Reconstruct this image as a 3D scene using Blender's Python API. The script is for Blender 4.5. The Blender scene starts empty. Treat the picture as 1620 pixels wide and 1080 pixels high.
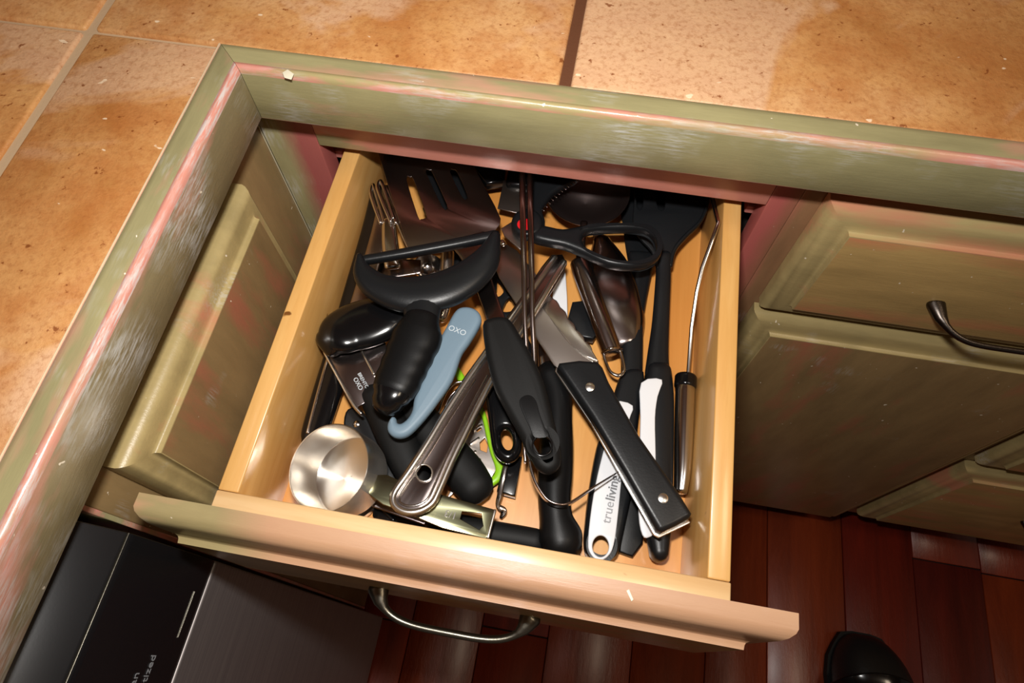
import bpy, bmesh, math, random
from mathutils import Vector, Matrix, Euler
import numpy as np

random.seed(7)
SC = bpy.context.scene
COL = SC.collection
# ------------------------------------------------------------------ camera
CAM = Vector((.22536, -.29442, 1.20526))
ROT = Euler((.45412, .00685, .1747), 'XYZ')
FPX = 1039.43
cd = bpy.data.cameras.new('camera'); cam = bpy.data.objects.new('camera', cd); COL.objects.link(cam)
cam.location = CAM; cam.rotation_euler = ROT
cd.sensor_width = 36; cd.lens = FPX * 36 / 1620; cd.clip_start = .01; cd.clip_end = 50
SC.camera = cam
RM = ROT.to_matrix()
# ------------------------------------------------------------------ world (dim warm evening room)
w = bpy.data.worlds.new('room_light'); SC.world = w; w.use_nodes = True
bg = w.node_tree.nodes['Background']; bg.inputs[0].default_value = (1.0, .80, .64, 1); bg.inputs[1].default_value = .10
# ------------------------------------------------------------------ the camera's flash
fl = bpy.data.lights.new('camera_flash', 'AREA'); fl.shape = 'RECTANGLE'; fl.size = .035; fl.size_y = .022
fl.energy = 2.95; fl.color = (1, .965, .92)
fo = bpy.data.objects.new('camera_flash', fl); COL.objects.link(fo)
fo.location = CAM + RM @ Vector((-.012, .080, .0)); fo.rotation_euler = ROT
# added fill light for the ambient level, warm and weak; no lamp seen there
cl = bpy.data.lights.new('added_fill_light', 'AREA'); cl.shape = 'DISK'; cl.size = .35; cl.energy = 5.0; cl.color = (1, .80, .58)
co = bpy.data.objects.new('added_fill_light', cl); COL.objects.link(co); co.location = (1.0, -.30, 2.38)
vs = SC.view_settings; vs.view_transform = 'Standard'; vs.look = 'None'; vs.gamma = 1; vs.use_curve_mapping = False
vs.exposure = 0.0

# ------------------------------------------------------------------ materials
def srgb(r, g, b):
    f = lambda c: ((c/255+.055)/1.055)**2.4 if c > 10 else c/255/12.92
    return (f(r), f(g), f(b), 1)
class NT:
    def __init__(s, name):
        s.m = bpy.data.materials.new(name); s.m.use_nodes = True; s.t = s.m.node_tree; s.n = s.t.nodes
        s.b = s.n['Principled BSDF']
        s.geo = s.n.new('ShaderNodeNewGeometry')
    def link(s, a, b): s.t.links.new(a, b)
    def noise(s, scale, stretch=(1, 1, 1), detail=4, rough=.55, offset=(0, 0, 0), dist=0):
        mp = s.n.new('ShaderNodeMapping'); mp.inputs['Scale'].default_value = stretch; mp.inputs['Location'].default_value = offset
        s.link(s.geo.outputs['Position'], mp.inputs['Vector'])
        t = s.n.new('ShaderNodeTexNoise'); t.inputs['Scale'].default_value = scale; t.inputs['Detail'].default_value = detail
        t.inputs['Roughness'].default_value = rough; t.inputs['Distortion'].default_value = dist
        s.link(mp.outputs[0], t.inputs['Vector']); return t.outputs['Fac']
    def ramp(s, fac, stops):
        r = s.n.new('ShaderNodeValToRGB'); s.link(fac, r.inputs[0]); e = r.color_ramp.elements
        while len(e) < len(stops): e.new(.5)
        for el, (p, c) in zip(e, stops): el.position = p; el.color = c if len(c) == 4 else (*c, 1)
        return r.outputs[0]
    def mask(s, fac, lo, hi):
        m = s.n.new('ShaderNodeMapRange'); s.link(fac, m.inputs[0]); m.inputs[1].default_value = lo; m.inputs[2].default_value = hi
        m.inputs[3].default_value = 0; m.inputs[4].default_value = 1; return m.outputs[0]
    def mix(s, f, a, b):
        m = s.n.new('ShaderNodeMix'); m.data_type = 'RGBA'
        if isinstance(f, (int, float)): m.inputs[0].default_value = f
        else: s.link(f, m.inputs[0])
        for v, i in ((a, 6), (b, 7)):
            if isinstance(v, tuple): m.inputs[i].default_value = v
            else: s.link(v, m.inputs[i])
        return m.outputs[2]
    def mul(s, a, b):
        m = s.n.new('ShaderNodeMath'); m.operation = 'MULTIPLY'
        for v, i in ((a, 0), (b, 1)):
            if isinstance(v, (int, float)): m.inputs[i].default_value = v
            else: s.link(v, m.inputs[i])
        return m.outputs[0]
    def base(s, c):
        if isinstance(c, tuple): s.b.inputs['Base Color'].default_value = c
        else: s.link(c, s.b.inputs['Base Color'])
    def bump(s, fac, strength, dist=.001):
        b = s.n.new('ShaderNodeBump'); b.inputs['Strength'].default_value = strength; b.inputs['Distance'].default_value = dist
        s.link(fac, b.inputs['Height']); s.link(b.outputs[0], s.b.inputs['Normal'])
    def set(s, **k):
        for a, v in k.items(): s.b.inputs[a.replace('_', ' ')].default_value = v
        return s

def simple(name, col, rough, metal=0, bump=0, bscale=900, spec=.5, coat=0, aniso=0):
    m = NT(name); m.base(col); m.set(Roughness=rough, Metallic=metal, Specular_IOR_Level=spec, Coat_Weight=coat)
    if aniso: m.set(Anisotropic=aniso)
    if bump: m.bump(m.noise(bscale), bump, .0004)
    return m.m

def paint(name, wear, pinkthr, scuff, axis, olive=srgb(162, 154, 112), seedo=0, pinkc=srgb(206, 140, 124), rough=.33, fade=None):
    """olive paint rubbed through to an old pink coat, with pale dry scuffs along the board"""
    m = NT(name); st = {'x': (.25, 1, 1), 'y': (1, .25, 1), 'z': (1, 1, .25)}[axis]
    st2 = {'x': (.10, 1, 1), 'y': (1, .10, 1), 'z': (1, 1, .10)}[axis]
    n1 = m.noise(14, st, 5, .6, (seedo, seedo, 0)); n2 = m.noise(40, st, 5, .6, (3+seedo, 1, 0))
    dark = m.mix(m.mask(n2, .35, .7), olive, tuple(c*.72 for c in olive[:3])+(1,))
    c = m.mix(m.mask(n1, pinkthr, pinkthr+.12), dark, pinkc)
    if wear: c = m.mix(m.mask(n2, .52-wear, .62-wear), c, pinkc)
    n3 = m.noise(620, st2, 5, .7, (seedo*2, 0, 0)); n4 = m.noise(15, (1, 1, 1), 3, .6, (9+seedo, 2, 0))
    s = m.mul(m.mask(n3, .44, .60), m.mask(n4, .66-scuff, .86-scuff)); s = m.mul(s, .8)
    c = m.mix(s, c, srgb(202, 202, 198))
    n5 = m.noise(150, (1, 1, 1), 2, .5, (seedo, 7, 0)); c = m.mix(m.mask(n5, .755, .77), c, srgb(235, 222, 200))
    if fade:   # the pink coat worn bare towards the drawer opening
        sx = m.n.new('ShaderNodeSeparateXYZ'); m.link(m.geo.outputs['Position'], sx.inputs[0])
        ad = m.n.new('ShaderNodeMath'); ad.operation = 'MULTIPLY_ADD'; m.link(n2, ad.inputs[0]); ad.inputs[1].default_value = .02; m.link(sx.outputs[0], ad.inputs[2])
        c = m.mix(m.mul(m.mask(ad.outputs[0], fade[0]+.01, fade[1]+.01), fade[2] if len(fade) > 2 else .92), c, pinkc)
    m.base(c); m.set(Roughness=rough, Specular_IOR_Level=.5)
    m.bump(n3, .25, .0006)
    return m.m

def wood(name, c1, c2, c3, axis, rough=.38, sc=26, off=0):
    m = NT(name); st = {'x': (.08, 1, 1), 'y': (1, .08, 1), 'z': (1, 1, .08)}[axis]
    n = m.noise(sc, st, 6, .6, (off, off, 0), .6); g = m.noise(380, st, 3, .6)
    c = m.ramp(n, [(.28, c3), (.48, c1), (.68, c2)])
    c = m.mix(m.mul(m.mask(g, .5, .75), .25), c, c3)
    sp = m.noise(60, (1, 1, 1), 2, .5, (4, 4, 4)); c = m.mix(m.mask(sp, .735, .77), c, srgb(120, 74, 30))
    m.base(c); m.set(Roughness=rough, Coat_Weight=.5, Coat_Roughness=.18); m.bump(g, .1, .0004)
    return m.m

def tile_mat(i):
    m = NT('terracotta_glaze_%d' % i); o = (i*3.7, i*1.3, 0)
    a = m.noise(7, (1, 1, 1), 6, .62, o, .4); b = m.noise(24, (1, 1, 1), 6, .7, o); p = m.noise(4.2, (1, 1, 1), 5, .6, (i*5.1, 2, 0), .8)
    c = m.ramp(a, [(.28, srgb(176, 116, 60)), (.44, srgb(206, 152, 94)), (.58, srgb(214, 166, 114)), (.76, srgb(196, 134, 74))])
    c = m.mix(m.mul(m.mask(b, .42, .62), .6), c, srgb(180, 112, 58))
    c = m.mix(m.mul(m.mask(p, .50, .545), .6), c, srgb(220, 182, 148)); f = m.noise(260, (1, 1, 1), 4, .7, o); c = m.mix(m.mul(m.mask(f, .48, .66), .45), c, srgb(158, 96, 50))
    s = m.noise(130, (1, 1, 1), 3, .6, o); c = m.mix(m.mul(m.mask(s, .66, .70), .8), c, srgb(126, 64, 24))
    s2 = m.noise(70, (1, 1.6, 1), 2, .4, (o[1], 3, 1)); c = m.mix(m.mask(s2, .735, .75), c, srgb(238, 210, 176))
    m.base(c); m.set(Roughness=.36, Specular_IOR_Level=.45); m.bump(m.noise(150, detail=7, rough=.75), .6, .0014)
    return m.m

M = {}
TILES = [tile_mat(i) for i in range(4)]
M['grout'] = simple('grout', srgb(186, 158, 124), .9, bump=.4, bscale=500)
M['grout_dark'] = simple('grout_dark', srgb(96, 58, 36), .6, bump=.4, bscale=500)
M['trim_x'] = paint('olive_paint_long', 0, .66, .16, 'x', seedo=1)
M['trim_y'] = paint('olive_paint_side', 0, .54, .22, 'y', seedo=4, olive=srgb(144, 130, 96))
M['ridge_x'] = paint('rubbed_edge_long', .06, .47, .26, 'x', seedo=2, rough=.28, olive=srgb(170, 156, 110))
M['ridge_y'] = paint('rubbed_edge_side', .06, .40, .34, 'y', seedo=5, rough=.28)
M['top_x'] = paint('edging_top_long', .0, .52, .05, 'x', seedo=21, rough=.3)
M['top_y'] = paint('edging_top_side', .0, .54, .08, 'y', seedo=23, rough=.3)
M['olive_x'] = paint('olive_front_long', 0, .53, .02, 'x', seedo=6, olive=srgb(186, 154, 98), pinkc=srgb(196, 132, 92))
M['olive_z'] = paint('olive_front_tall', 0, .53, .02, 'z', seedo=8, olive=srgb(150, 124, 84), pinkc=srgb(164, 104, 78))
M['bevel'] = paint('olive_front_moulding', 0, .56, .06, 'x', seedo=11, olive=srgb(180, 160, 110), pinkc=srgb(196, 134, 102))
M['frame_left'] = paint('worn_left_stile', 0, .70, .16, 'z', seedo=3, pinkc=srgb(158, 78, 78), fade=(-.014, .004))
M['frame_right'] = paint('worn_right_stile', 0, .60, .08, 'z', seedo=13, olive=srgb(140, 104, 74), pinkc=srgb(166, 86, 82), fade=(.374, .356))
M['frame_pink'] = paint('pink_face_frame', .03, .42, .16, 'z', seedo=3, pinkc=srgb(176, 98, 90))
M['frame_rail'] = paint('pink_face_rail', .06, .44, .06, 'x', seedo=9, pinkc=srgb(212, 138, 122), fade=(.03, .08))
M['drawer_moulding'] = paint('drawer_front_paint', .0, .50, .05, 'x', fade=(.055, .085, .5), seedo=14, rough=.42, olive=srgb(166, 150, 106), pinkc=srgb(206, 142, 118))
M['maple_y'] = wood('maple_side', srgb(214, 162, 92), srgb(230, 184, 116), srgb(196, 140, 72), 'y')
M['maple_x'] = wood('maple_front', srgb(222, 184, 132), srgb(234, 200, 152), srgb(206, 160, 106), 'x', off=3)
M['ply'] = wood('drawer_bottom_ply', srgb(222, 154, 78), srgb(232, 172, 96), srgb(206, 134, 60), 'y', off=7, sc=18)
M['inside'] = simple('cabinet_inside', srgb(30, 20, 16), .8)
M['slide'] = simple('slide_ledge_paint', srgb(196, 128, 116), .5)
M['black_matte'] = simple('black_rubber', (.0042, .0042, .0045, 1), .40, spec=.2, bump=.12, bscale=1500)
M['black_soft'] = simple('charcoal_rubber', (.0055, .0055, .0055, 1), .58, spec=.22, bump=.10, bscale=1200)
M['black_gloss'] = simple('black_gloss_plastic', (.004, .004, .0045, 1), .16)
M['black_nylon'] = simple('black_nylon', (.0070, .0078, .0090, 1), .36, spec=.36, bump=.15, bscale=700)
M['steel'] = simple('polished_steel', (.60, .57, .55, 1), .16, 1)
M['steel_dark'] = simple('dull_dark_steel', (.34, .29, .28, 1), .22, 1, bump=.04, bscale=300)
M['steel_blade'] = simple('satin_blade_steel', (.52, .47, .43, 1), .30, 1, bump=.03, bscale=400)
M['steel_bright'] = simple('bright_brushed_steel', (.78, .75, .70, 1), .26, 1)
M['steel_green_reflection'] = simple('steel_painted_green_reflection', (.22, .22, .135, 1), .2, 1)  # green reflection on the cup handle, put into the steel's colour
M['blue'] = simple('blue_grey_rubber', srgb(112, 134, 150), .5, bump=.2, bscale=1600)
M['white'] = simple('white_plastic', srgb(222, 224, 228), .35)
M['lime'] = simple('lime_plastic', srgb(142, 200, 30), .3)
M['red'] = simple('red_plastic', srgb(214, 30, 36), .3)
M['grey_ink'] = simple('grey_print', srgb(150, 152, 156), .5)
M['ink_dark'] = simple('dark_grey_print', srgb(112, 114, 118), .5)
M['pale_ink'] = simple('pale_print', srgb(196, 206, 212), .5)
M['pewter'] = simple('aged_pewter', (.20, .185, .15, 1), .34, 1, bump=.2, bscale=500)
M['bronze'] = simple('dark_bronze', (.10, .085, .075, 1), .34, 1, bump=.2, bscale=500)
M['dw_black'] = simple('dishwasher_black', (.008, .008, .009, 1), .22, bump=.02)
m = NT('brushed_stainless'); n = m.noise(500, (1, .02, 1), 3); m.base(m.ramp(n, [(.3, (.34, .31, .31, 1)), (.7, (.44, .40, .39, 1))])); m.set(Metallic=.85, Roughness=.5); m.bump(n, .05, .0003); M['stainless'] = m.m
m = NT('shoe_leather'); m.base((.012, .011, .011, 1)); m.set(Roughness=.38); m.bump(m.noise(240, detail=4), .25, .0008); M['shoe'] = m.m
def plank_mat(i):
    cs = [(srgb(124, 36, 20), srgb(88, 26, 16)), (srgb(138, 48, 22), srgb(98, 32, 16)), (srgb(104, 32, 22), srgb(72, 22, 16)), (srgb(142, 58, 26), srgb(104, 38, 18))][i % 4]
    m = NT('stained_plank_%d' % i); n = m.noise(22, (1, .12, 1), 6, .65, (i*3, 0, 0), .5)
    c = m.ramp(n, [(.3, cs[1]), (.65, cs[0])]); m.base(c); m.set(Roughness=.36, Coat_Weight=.4, Coat_Roughness=.28); m.bump(m.noise(90, (1, .2, 1), 6, .7), .55, .002); return m.m
PLANKS = [plank_mat(i) for i in range(4)]

# ------------------------------------------------------------------ object helpers
ROOTLOC = {}
def wloc(p):
    while p.parent: p = p.parent
    return p.location.copy()
def mk(name, verts, faces, mat, parent=None, smooth=False, mats=None, midx=None, origin=None):
    me = bpy.data.meshes.new(name)
    o = wloc(parent) if parent else (Vector(origin) if origin else Vector((0, 0, 0)))
    me.from_pydata([tuple(Vector(v)-o) for v in verts], [], faces)
    for mm in (mats or [mat]): me.materials.append(mm)
    if midx:
        for p, k in zip(me.polygons, midx): p.material_index = k
    if smooth:
        for p in me.polygons: p.use_smooth = True
    me.validate(); me.update()
    ob = bpy.data.objects.new(name, me); COL.objects.link(ob)
    if parent: ob.parent = parent
    else: ob.location = o
    return ob
def thing(name, label, cat, loc, group=None):
    e = bpy.data.objects.new(name, None); COL.objects.link(e); e.location = loc; e.empty_display_size = .02
    e['label'] = label; e['category'] = cat
    if group: e['group'] = group
    return e
def bevel_ob(ob, wd, seg=2, smooth=True):
    bm = bmesh.new(); bm.from_mesh(ob.data)
    bmesh.ops.bevel(bm, geom=list(bm.edges), offset=wd, segments=seg, profile=.5, affect='EDGES', clamp_overlap=True)
    bm.to_mesh(ob.data); bm.free()
    if smooth:
        for p in ob.data.polygons: p.use_smooth = True
        sharp(ob, 50)
def sharp(ob, deg):
    try:
        ob.data.set_sharp_from_angle(angle=math.radians(deg))
    except Exception: pass
def box(name, x0, x1, y0, y1, z0, z1, mat, parent=None, bev=.0008, origin=None, seg=2):
    v = [(x, y, z) for x in (x0, x1) for y in (y0, y1) for z in (z0, z1)]
    f = [(0, 1, 3, 2), (4, 6, 7, 5), (0, 4, 5, 1), (2, 3, 7, 6), (0, 2, 6, 4), (1, 5, 7, 3)]
    o = mk(name, v, f, mat, parent, origin=origin)
    if bev: bevel_ob(o, bev, seg)
    return o

ZB = .7387      # inside bottom of the open drawer
def ray(u, v): return RM @ Vector(((u-810)/FPX, -(v-540)/FPX, -1))
def R(u, v, h):
    """the point at height h mm above the drawer bottom that the photo shows at (u, v)"""
    d = ray(u, v); t = (ZB+h/1000-CAM.z)/d.z; return CAM+d*t
def depth(p): return -(RM.transposed() @ (Vector(p)-CAM)).z
def catmull(P, n, closed=False):
    P = [np.array(p, float) for p in P]; out = []; N = len(P)
    rng = range(N) if closed else range(N-1)
    for i in rng:
        if closed: a, b, c, d = P[(i-1) % N], P[i], P[(i+1) % N], P[(i+2) % N]
        else: a, b, c, d = P[max(i-1, 0)], P[i], P[i+1], P[min(i+2, N-1)]
        for k in range(n):
            t = k/n; out.append(.5*((2*b)+(-a+c)*t+(2*a-5*b+4*c-d)*t*t+(-a+3*b-3*c+d)*t**3))
    if not closed: out.append(P[-1])
    return out
def tube_geo(C, W, T, ex=2.4, seg=16, cap=1, up=Vector((0, 0, 1))):
    """C centres (world), W half widths, T half thicknesses (m) -> verts, faces"""
    n = len(C); tang = []
    for i in range(n):
        t = C[min(i+1, n-1)]-C[max(i-1, 0)]
        tang.append(t.normalized() if t.length > 1e-9 else (tang[-1] if tang else Vector((1, 0, 0))))
    V = []; F = []; rings = []
    S = []; prev = None
    for t in tang:
        s = t.cross(up)
        if s.length < .15: s = prev.copy() if prev else t.cross(Vector((1, 0, .1)))
        s.normalize()
        if prev and s.dot(prev) < -.2: s = -s
        S.append(s); prev = s
    def ring(c, s, nn, a, b):
        r = []
        for k in range(seg):
            th = 2*math.pi*k/seg; cc, ss = math.cos(th), math.sin(th)
            x = math.copysign(abs(cc)**(2/ex), cc)*a; y = math.copysign(abs(ss)**(2/ex), ss)*b
            r.append(len(V)); V.append(c+s*x+nn*y)
        rings.append(r)
    for i in range(n):
        nn = S[i].cross(tang[i]).normalized()
        if i == 0 and cap:
            rr = min(W[0], T[0])*cap
            for q in (.12, .45, .8): ring(C[0]-tang[0]*rr*math.cos(q*math.pi/2), S[0], nn, max(W[0]-rr*.9*(1-math.sin(q*math.pi/2)), 1e-5), max(T[0]-min(rr, T[0])*.9*(1-math.sin(q*math.pi/2)), 1e-5))
        ring(C[i], S[i], nn, W[i], T[i])
        if i == n-1 and cap:
            rr = min(W[-1], T[-1])*cap
            for q in (.8, .45, .12): ring(C[-1]+tang[-1]*rr*math.cos(q*math.pi/2), S[-1], nn, max(W[-1]-rr*.9*(1-math.sin(q*math.pi/2)), 1e-5), max(T[-1]-min(rr, T[-1])*.9*(1-math.sin(q*math.pi/2)), 1e-5))
    for a, b in zip(rings[:-1], rings[1:]):
        for k in range(seg): F.append((a[k], a[(k+1) % seg], b[(k+1) % seg], b[k]))
    F.append(tuple(reversed(rings[0]))); F.append(tuple(rings[-1]))
    F = [tuple(reversed(f)) for f in F]
    return V, F
def join(parts):
    V = []; F = []
    for v, f in parts:
        b = len(V); V += v; F += [tuple(i+b for i in q) for q in f]
    return V, F
def swg(pts, t=None, ex=2.4, n=5, seg=16, cap=1, closed=False):
    """pts (u, v, h, width_px[, thick_mm])"""
    q = [tuple(p)+((t if t is not None else -1),) if len(p) == 4 else tuple(p) for p in pts]
    q = catmull(q, n, closed)
    if closed: q.append(q[0])
    C = [R(a[0], a[1], a[2]) for a in q]
    W = [max(a[3], .5)*depth(c)/FPX/2 for a, c in zip(q, C)]
    T = [(a[4]/2000 if a[4] > 0 else wd) for a, wd in zip(q, W)]
    return tube_geo(C, W, T, ex, seg, 0 if closed else cap)
def sweep(name, pts, mat, parent, t=None, ex=2.4, n=5, seg=16, cap=1, closed=False):
    V, F = swg(pts, t, ex, n, seg, cap, closed)
    o = mk(name, V, F, mat, parent, True); sharp(o, 60); return o
def multi(name, mat, parent, geos):
    V, F = join(geos); o = mk(name, V, F, mat, parent, True); sharp(o, 60); return o
class Plane:
    def __init__(s, *a):
        if len(a) == 1:
            p = R(810, 540, a[0]); s.o = p; s.x = Vector((1, 0, 0)); s.y = Vector((0, 1, 0)); s.n = Vector((0, 0, 1))
        else:
            A, B, C = [R(*q) for q in a]; s.o = A; s.n = (B-A).cross(C-A).normalized()
            if s.n.z < 0: s.n = -s.n
            s.x = (B-A).normalized(); s.y = s.n.cross(s.x)
    def hit(s, u, v):
        d = ray(u, v); return CAM+d*((s.o-CAM).dot(s.n)/d.dot(s.n))
    def loc(s, u, v):
        p = s.hit(u, v)-s.o; return (p.dot(s.x), p.dot(s.y))
    def matrix(s):
        m = Matrix((s.x, s.y, s.n)).transposed().to_4x4(); m.translation = s.o; return m
def curve_mesh(cu):
    o = bpy.data.objects.new('tmp', cu); COL.objects.link(o)
    dg = bpy.context.evaluated_depsgraph_get(); dg.update()
    me = bpy.data.meshes.new_from_object(o.evaluated_get(dg)); bpy.data.objects.remove(o); bpy.data.curves.remove(cu)
    return me
def plate(name, outline, pl, th, mat, parent, holes=(), bev=.6, smooth=3, hsmooth=3, bseg=2):
    """a flat piece with holes: outline and holes in photo pixels on plane pl, th and bev in mm"""
    cu = bpy.data.curves.new('tmp', 'CURVE'); cu.dimensions = '2D'; cu.fill_mode = 'BOTH'
    cu.extrude = max(th/2-bev, .01)/1000; cu.bevel_depth = bev/1000; cu.bevel_resolution = bseg; cu.offset = -bev/1000
    for k, poly in enumerate([outline]+list(holes)):
        P = [pl.loc(u, v) for u, v in poly]
        sm = smooth if k == 0 else hsmooth
        if sm: P = catmull(P, sm, True)
        area = sum(P[i][0]*P[(i+1) % len(P)][1]-P[(i+1) % len(P)][0]*P[i][1] for i in range(len(P)))
        if (area < 0) == (k == 0): P = P[::-1]
        sp = cu.splines.new('POLY'); sp.points.add(len(P)-1); sp.use_cyclic_u = True
        for q, p in zip(sp.points, P): q.co = (p[0], p[1], 0, 1)
    me = curve_mesh(cu); me.name = name
    o = wloc(parent); me.transform(Matrix.Translation(-o) @ pl.matrix())
    me.materials.clear(); me.materials.append(mat)
    bm = bmesh.new(); bm.from_mesh(me); bmesh.ops.remove_doubles(bm, verts=bm.verts, dist=1e-6); bmesh.ops.recalc_face_normals(bm, faces=bm.faces); bm.to_mesh(me); bm.free()
    ob = bpy.data.objects.new(name, me); COL.objects.link(ob); ob.parent = parent
    for p in me.polygons: p.use_smooth = True
    sharp(ob, 40)
    return ob
def text(name, s, origin, xd, yd, size, mat, parent, th=.00025, bold=0):
    cu = bpy.data.curves.new('tmp', 'FONT'); cu.body = s; cu.size = size; cu.extrude = th; cu.align_x = 'LEFT'; cu.offset = bold
    me = curve_mesh(cu); me.name = name
    x = Vector(xd).normalized(); n = x.cross(Vector(yd)).normalized(); y = n.cross(x)
    m = Matrix((x, y, n)).transposed().to_4x4(); m.translation = Vector(origin)
    me.transform(Matrix.Translation(-wloc(parent)) @ m); me.materials.clear(); me.materials.append(mat)
    ob = bpy.data.objects.new(name, me); COL.objects.link(ob); ob.parent = parent; return ob
def ptext(name, s, pl, p0, p1, hpx, mat, parent, lift=.0003, bold=0, flip=False):
    """text on plane pl running from photo pixel p0 towards p1, capital height about hpx pixels"""
    a, b = pl.hit(*p0), pl.hit(*p1); xd = (b-a).normalized(); yd = pl.n.cross(xd)
    return text(name, s, a+pl.n*lift, xd, yd, hpx*depth(a)/FPX/.7, mat, parent, bold=bold)
def ell(cx, cy, rx, ry, n=14, ang=0):
    c, s = math.cos(ang), math.sin(ang)
    return [(cx+rx*math.cos(2*math.pi*k/n)*c-ry*math.sin(2*math.pi*k/n)*s, cy+rx*math.cos(2*math.pi*k/n)*s+ry*math.sin(2*math.pi*k/n)*c) for k in range(n)]
def lathe(name, prof, c, axis, mat, parent, seg=40, squash=1, xdir=None):
    """prof [(r, z)] in metres round axis through c"""
    ax = Vector(axis).normalized(); x = Vector(xdir) if xdir else Vector((1, 0, 0)); x = (x-ax*x.dot(ax)).normalized(); y = ax.cross(x)
    V = []; F = []
    for r, z in prof:
        for k in range(seg):
            a = 2*math.pi*k/seg; V.append(Vector(c)+x*(r*math.cos(a))+y*(r*squash*math.sin(a))+ax*z)
    for i in range(len(prof)-1):
        for k in range(seg): a = i*seg+k; b = i*seg+(k+1) % seg; F.append((a, b, b+seg, a+seg))
    o = mk(name, V, F, mat, parent, True)
    bm = bmesh.new(); bm.from_mesh(o.data); bmesh.ops.remove_doubles(bm, verts=bm.verts, dist=1e-6); bmesh.ops.recalc_face_normals(bm, faces=bm.faces); bm.to_mesh(o.data); bm.free()
    for p in o.data.polygons: p.use_smooth = True
    sharp(o, 42); return o

# ------------------------------------------------------------------ floor
HC = .915
fb = box('floor', -1.2, 3.0, -2.6, 1.0, -.05, -.006, simple('subfloor', srgb(24, 10, 8), .9), None, 0); fb['kind'] = 'structure'
x = -.13; k = 0
widths = [.088, .112, .118, .112, .14, .12, .10, .13, .12, .115, .13, .12, .11, .13]
px = -.16
for wi in widths:
    y = -1.25 + random.uniform(-.3, 0)
    while y < .12:
        L = random.uniform(.55, .95); y1 = min(y+L, .12)
        if y1 - y > .04:
            b = box('floor_board', px+.0005, px+wi-.0005, y+.001, y1-.001, -.006, random.uniform(-.0006, .0006), PLANKS[random.randrange(4)], fb, .0012, seg=1)
        y = y1
    px += wi

# ------------------------------------------------------------------ walls and ceiling of the kitchen
plaster = simple('warm_plaster', srgb(196, 160, 122), .85, bump=.2, bscale=60)
for nm, b in (('wall_back', (-.9, 3.0, .62, .72, 0, 2.42)), ('wall_left', (-.9, -.76, -2.6, .62, 0, 2.42)), ('ceiling', (-.9, 3.0, -2.6, .72, 2.42, 2.5))):
    o = box(nm, *b, plaster, None, 0); o['kind'] = 'structure'
# ------------------------------------------------------------------ counter
ct = thing('tiled_countertop', 'L-shaped orange terracotta tile countertop with olive and pink rubbed wooden edging', 'countertop', (0, .02, HC-.04))
TW = .0187
def ext(name, prof, axis, a0, a1, mats, midx, parent, mitre=True):
    """extrude a counter edge profile (inward distance, z); mitred at the inner corner"""
    V = []; F = []
    for end in (0, 1):
        for d, z in prof:
            if axis == 'x': V.append(((a0-d+.00015 if mitre else a0) if end == 0 else a1, d, HC+z))
            else: V.append((-d, (a0+d-.00015 if mitre else a0) if end == 0 else a1, HC+z))
    n = len(prof); mi = []
    for i in range(n): F.append((i, (i+1) % n, n+(i+1) % n, n+i)); mi.append(midx[i] if i < len(midx) else 0)
    F.append(tuple(range(n))[::-1]); F.append(tuple(range(n, 2*n))); mi += [0, 0]
    o = mk(name, V, F, None, parent, True, mats, mi)
    bm = bmesh.new(); bm.from_mesh(o.data); bmesh.ops.recalc_face_normals(bm, faces=bm.faces); bm.to_mesh(o.data); bm.free()
    sharp(o, 38); return o
prof = [(TW, -.002), (TW, .0012), (TW-.0008, .0018), (TW-.004, .0018), (.0075, .0016), (.0050, .0012), (.0036, .0020), (.0022, .0018), (.0010, .0008), (.0003, -.0008), (0, -.003), (0, -.0395), (.0008, -.0408), (.03, -.0408), (.06, -.0408), (.06, -.03), (TW, -.03)]
mi = [1, 1, 2, 2, 2, 1, 1, 1, 1, 1, 0, 1, 0, 0, 0, 0, 0]
ext('edge_board', prof, 'x', 0, 1.6, [M['trim_x'], M['ridge_x'], M['top_x']], mi, ct)
ext('edge_board', prof, 'y', 0, -1.2, [M['trim_y'], M['ridge_y'], M['top_y']], mi, ct)
# bed of grout and the tiles
caulk = simple('pale_caulk', srgb(214, 190, 156), .6, bump=.5, bscale=700)
box('caulk_line', -TW-.0009, -TW-.0001, -1.2, TW, HC-.002, HC+.0019, caulk, ct, .0002)
V = [(-.75, .6), (1.6, .6), (1.6, TW), (-TW, TW), (-TW, -1.2), (-.75, -1.2)]
n = len(V); VV = [(a, b, HC-.03) for a, b in V]+[(a, b, HC-.0018) for a, b in V]
mk('grout_bed', VV, [tuple(range(n))[::-1], tuple(range(n, 2*n))]+[(i, (i+1) % n, n+(i+1) % n, n+i) for i in range(n)], M['grout'], ct)
G = .0035
xs = [-.7175, -.4125, -.1080, .2003, .5085, .8167, 1.125, 1.433]
ys_b = [TW-.0035, .3262, .6]
rt = []
for i in range(len(xs)-1):
    for j in range(2): rt.append((xs[i], xs[i+1], ys_b[j], ys_b[j+1]))
ysl = [.0195, -.2900, -.5985, -.907]
for j in range(3):
    rt.append((-.1080, -TW+.0030, ysl[j+1], ysl[j])); rt.append((-.4125, -.1080, ysl[j+1], ysl[j])); rt.append((-.7175, -.4125, ysl[j+1], ysl[j]))
for i, (a, b, c, d) in enumerate(rt):
    g0 = G
    o = box('tile', a+g0, b-g0, c+g0, d-g0, HC-.010, HC+random.uniform(.0004, .0010), TILES[i % 4], ct, .0022, seg=3)
# darker grout in one joint
box('grout_line', .1966, .2040, TW+.0005, .58, HC-.006, HC-.0012, M['grout_dark'], ct, 0)

chip = simple('bare_primer', srgb(226, 220, 196), .6)
plate('paint_chip', [(447, 115), (455, 110), (465, 117), (461, 126), (450, 123)], Plane((HC+.0021-ZB)*1000), .35, chip, ct, bev=.08, smooth=0)
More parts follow.
